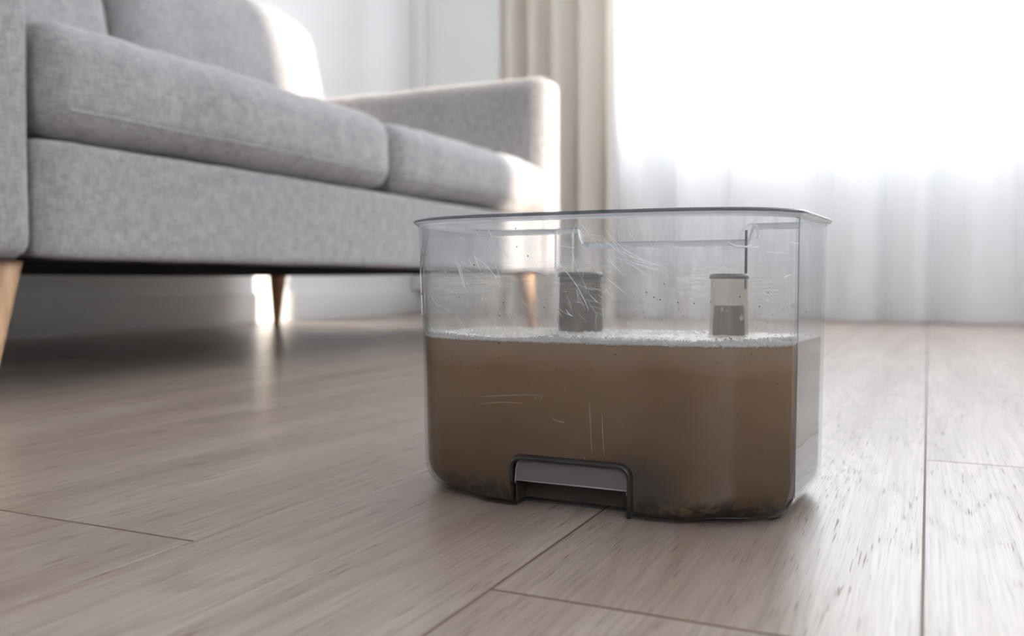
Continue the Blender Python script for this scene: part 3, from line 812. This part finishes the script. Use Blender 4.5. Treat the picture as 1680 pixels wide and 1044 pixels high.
fx = np.array([inner[k] for k in order]); fn = np.array([nw[k] for k in order])
seg = np.r_[0, np.cumsum(np.linalg.norm(np.diff(fx, axis=0), axis=1))]
items = []
for _ in range(5200):
    s = random.random()*seg[-1]; x = np.interp(s, seg, fx[:, 0]); y = np.interp(s, seg, fx[:, 1]); nx = np.interp(s, seg, fn[:, 0]); ny = np.interp(s, seg, fn[:, 1])
    d = random.random()**2.6*.014
    r = random.uniform(.00035, .0008) if random.random() < .9 else random.uniform(.0008, .0014)
    hgt = .0016+.0014*math.sin(s*40+1)*math.sin(s*17)+.0022*math.exp(-((s-seg[-1]*.47)/.012)**2)
    if d < .0025: z = WL+random.uniform(-.0008, hgt+.0012)
    else: z = WL+random.uniform(.0, hgt*.8+.0004)
    d = max(d, r*1.02)
    items.append(((x-nx*d, y-ny*d, z), (r, r, r)))
for _ in range(4200):                                            # tight row against the plastic
    s = random.random()*seg[-1]; x = np.interp(s, seg, fx[:, 0]); y = np.interp(s, seg, fx[:, 1]); nx = np.interp(s, seg, fn[:, 0]); ny = np.interp(s, seg, fn[:, 1])
    r = random.uniform(.0004, .0010); d = r*1.0; lo = WL-.0002-.0006*noise.noise(Vector((s*220, 3, 1)))
    items.append(((x-nx*d, y-ny*d, random.uniform(lo, WL+.0016+.0008*math.sin(s*60))), (r, r, r)))
for _ in range(1500):
    k = random.randrange(NP); a = random.random()**.5; x, y = inner[k]*a
    r = random.uniform(.0004, .0013); items.append(((x, y, WL+r*.4), (r, r, r*.8)))
foam = blobs('soap_foam', items, M_foam, IV1, IF1)
V = []; Fc = []; na = 24                                       # wet froth between the bubbles: a lumpy sheet with a fringe on the wall
for j in range(na+1):
    for i in range(NP):
        x, y = inner[i]*(1-.0015*0)*(j/na)
        V.append((x, y, WL+.0005+.0007*noise.noise(Vector((x*300, y*300, 1)))))
for j in range(na):
    for i in range(NP): k = (i+1) % NP; Fc.append((j*NP+i, (j+1)*NP+i, (j+1)*NP+k, j*NP+k))
sheet = link_mesh('froth_sheet', V, Fc, M_foam_film, foam)
tag(foam, 'thin band of whitish bubbles floating on the brown water along the tank wall', 'foam', kind='stuff')
# beads of water and dirt specks above the waterline
items = []; dark = []
def on_front(px, py, off):
    x, z = face_pt(px, py); return (x, front_y(x, z)+off, z)
BEADS = [(839, 520, 1.0), (1298, 503, 1.1), (1283, 505, .9), (1183, 508, .9), (1215, 522, 1.0), (1028, 532, .8), (735, 508, .8), (1111, 497, .5), (1054, 513, .6), (1084, 525, .7), (766, 501, .5), (801, 504, .5), (866, 515, .5), (970, 508, .7), (699, 435, .5), (1258, 493, .5),
 (781, 506, .4), (1250, 505, .4), (1112, 507, .4), (1060, 480, .4), (1320, 512, .4), (1216, 500, .5)]
for px, py, s in BEADS: c = on_front(px, py, .0023); r = .0012*s; items.append((c, (r*.8, r*.5, r*1.25)))
for _ in range(90):
    px, py = random.uniform(690, 1310), random.uniform(478, 540); s = random.uniform(.15, .45)
    items.append((on_front(px, py, .0023), (.0011*s, .0006*s, .0012*s)))
for px, py in [(866, 420), (778, 435), (687, 483), (697, 495), (705, 491), (689, 508), (826, 497), (819, 518), (893, 505), (1090, 466), (1073, 488), (1083, 492), (1112, 496), (1139, 498), (1260, 480), (1246, 503), (1214, 487), (1166, 496), (1060, 480), (754, 488), (848, 405), (846, 375), (1175, 557), (1190, 557), (1197, 555), (1200, 556), (1248, 741), (1252, 744), (819, 588), (783, 604), (704, 656), (725, 722)]:
    dark.append((on_front(px, py, -.0001), (.0004, .0002, .00045)))
tag(blobs('water_droplets', items, M_drop), 'tiny clear water beads clinging to the upper wall of the tank', 'water droplets', kind='stuff')
tag(blobs('dirt_specks', dark, M_black, IV1, IF1), 'tiny black dirt specks stuck to the front wall of the tank', 'dirt', kind='stuff')
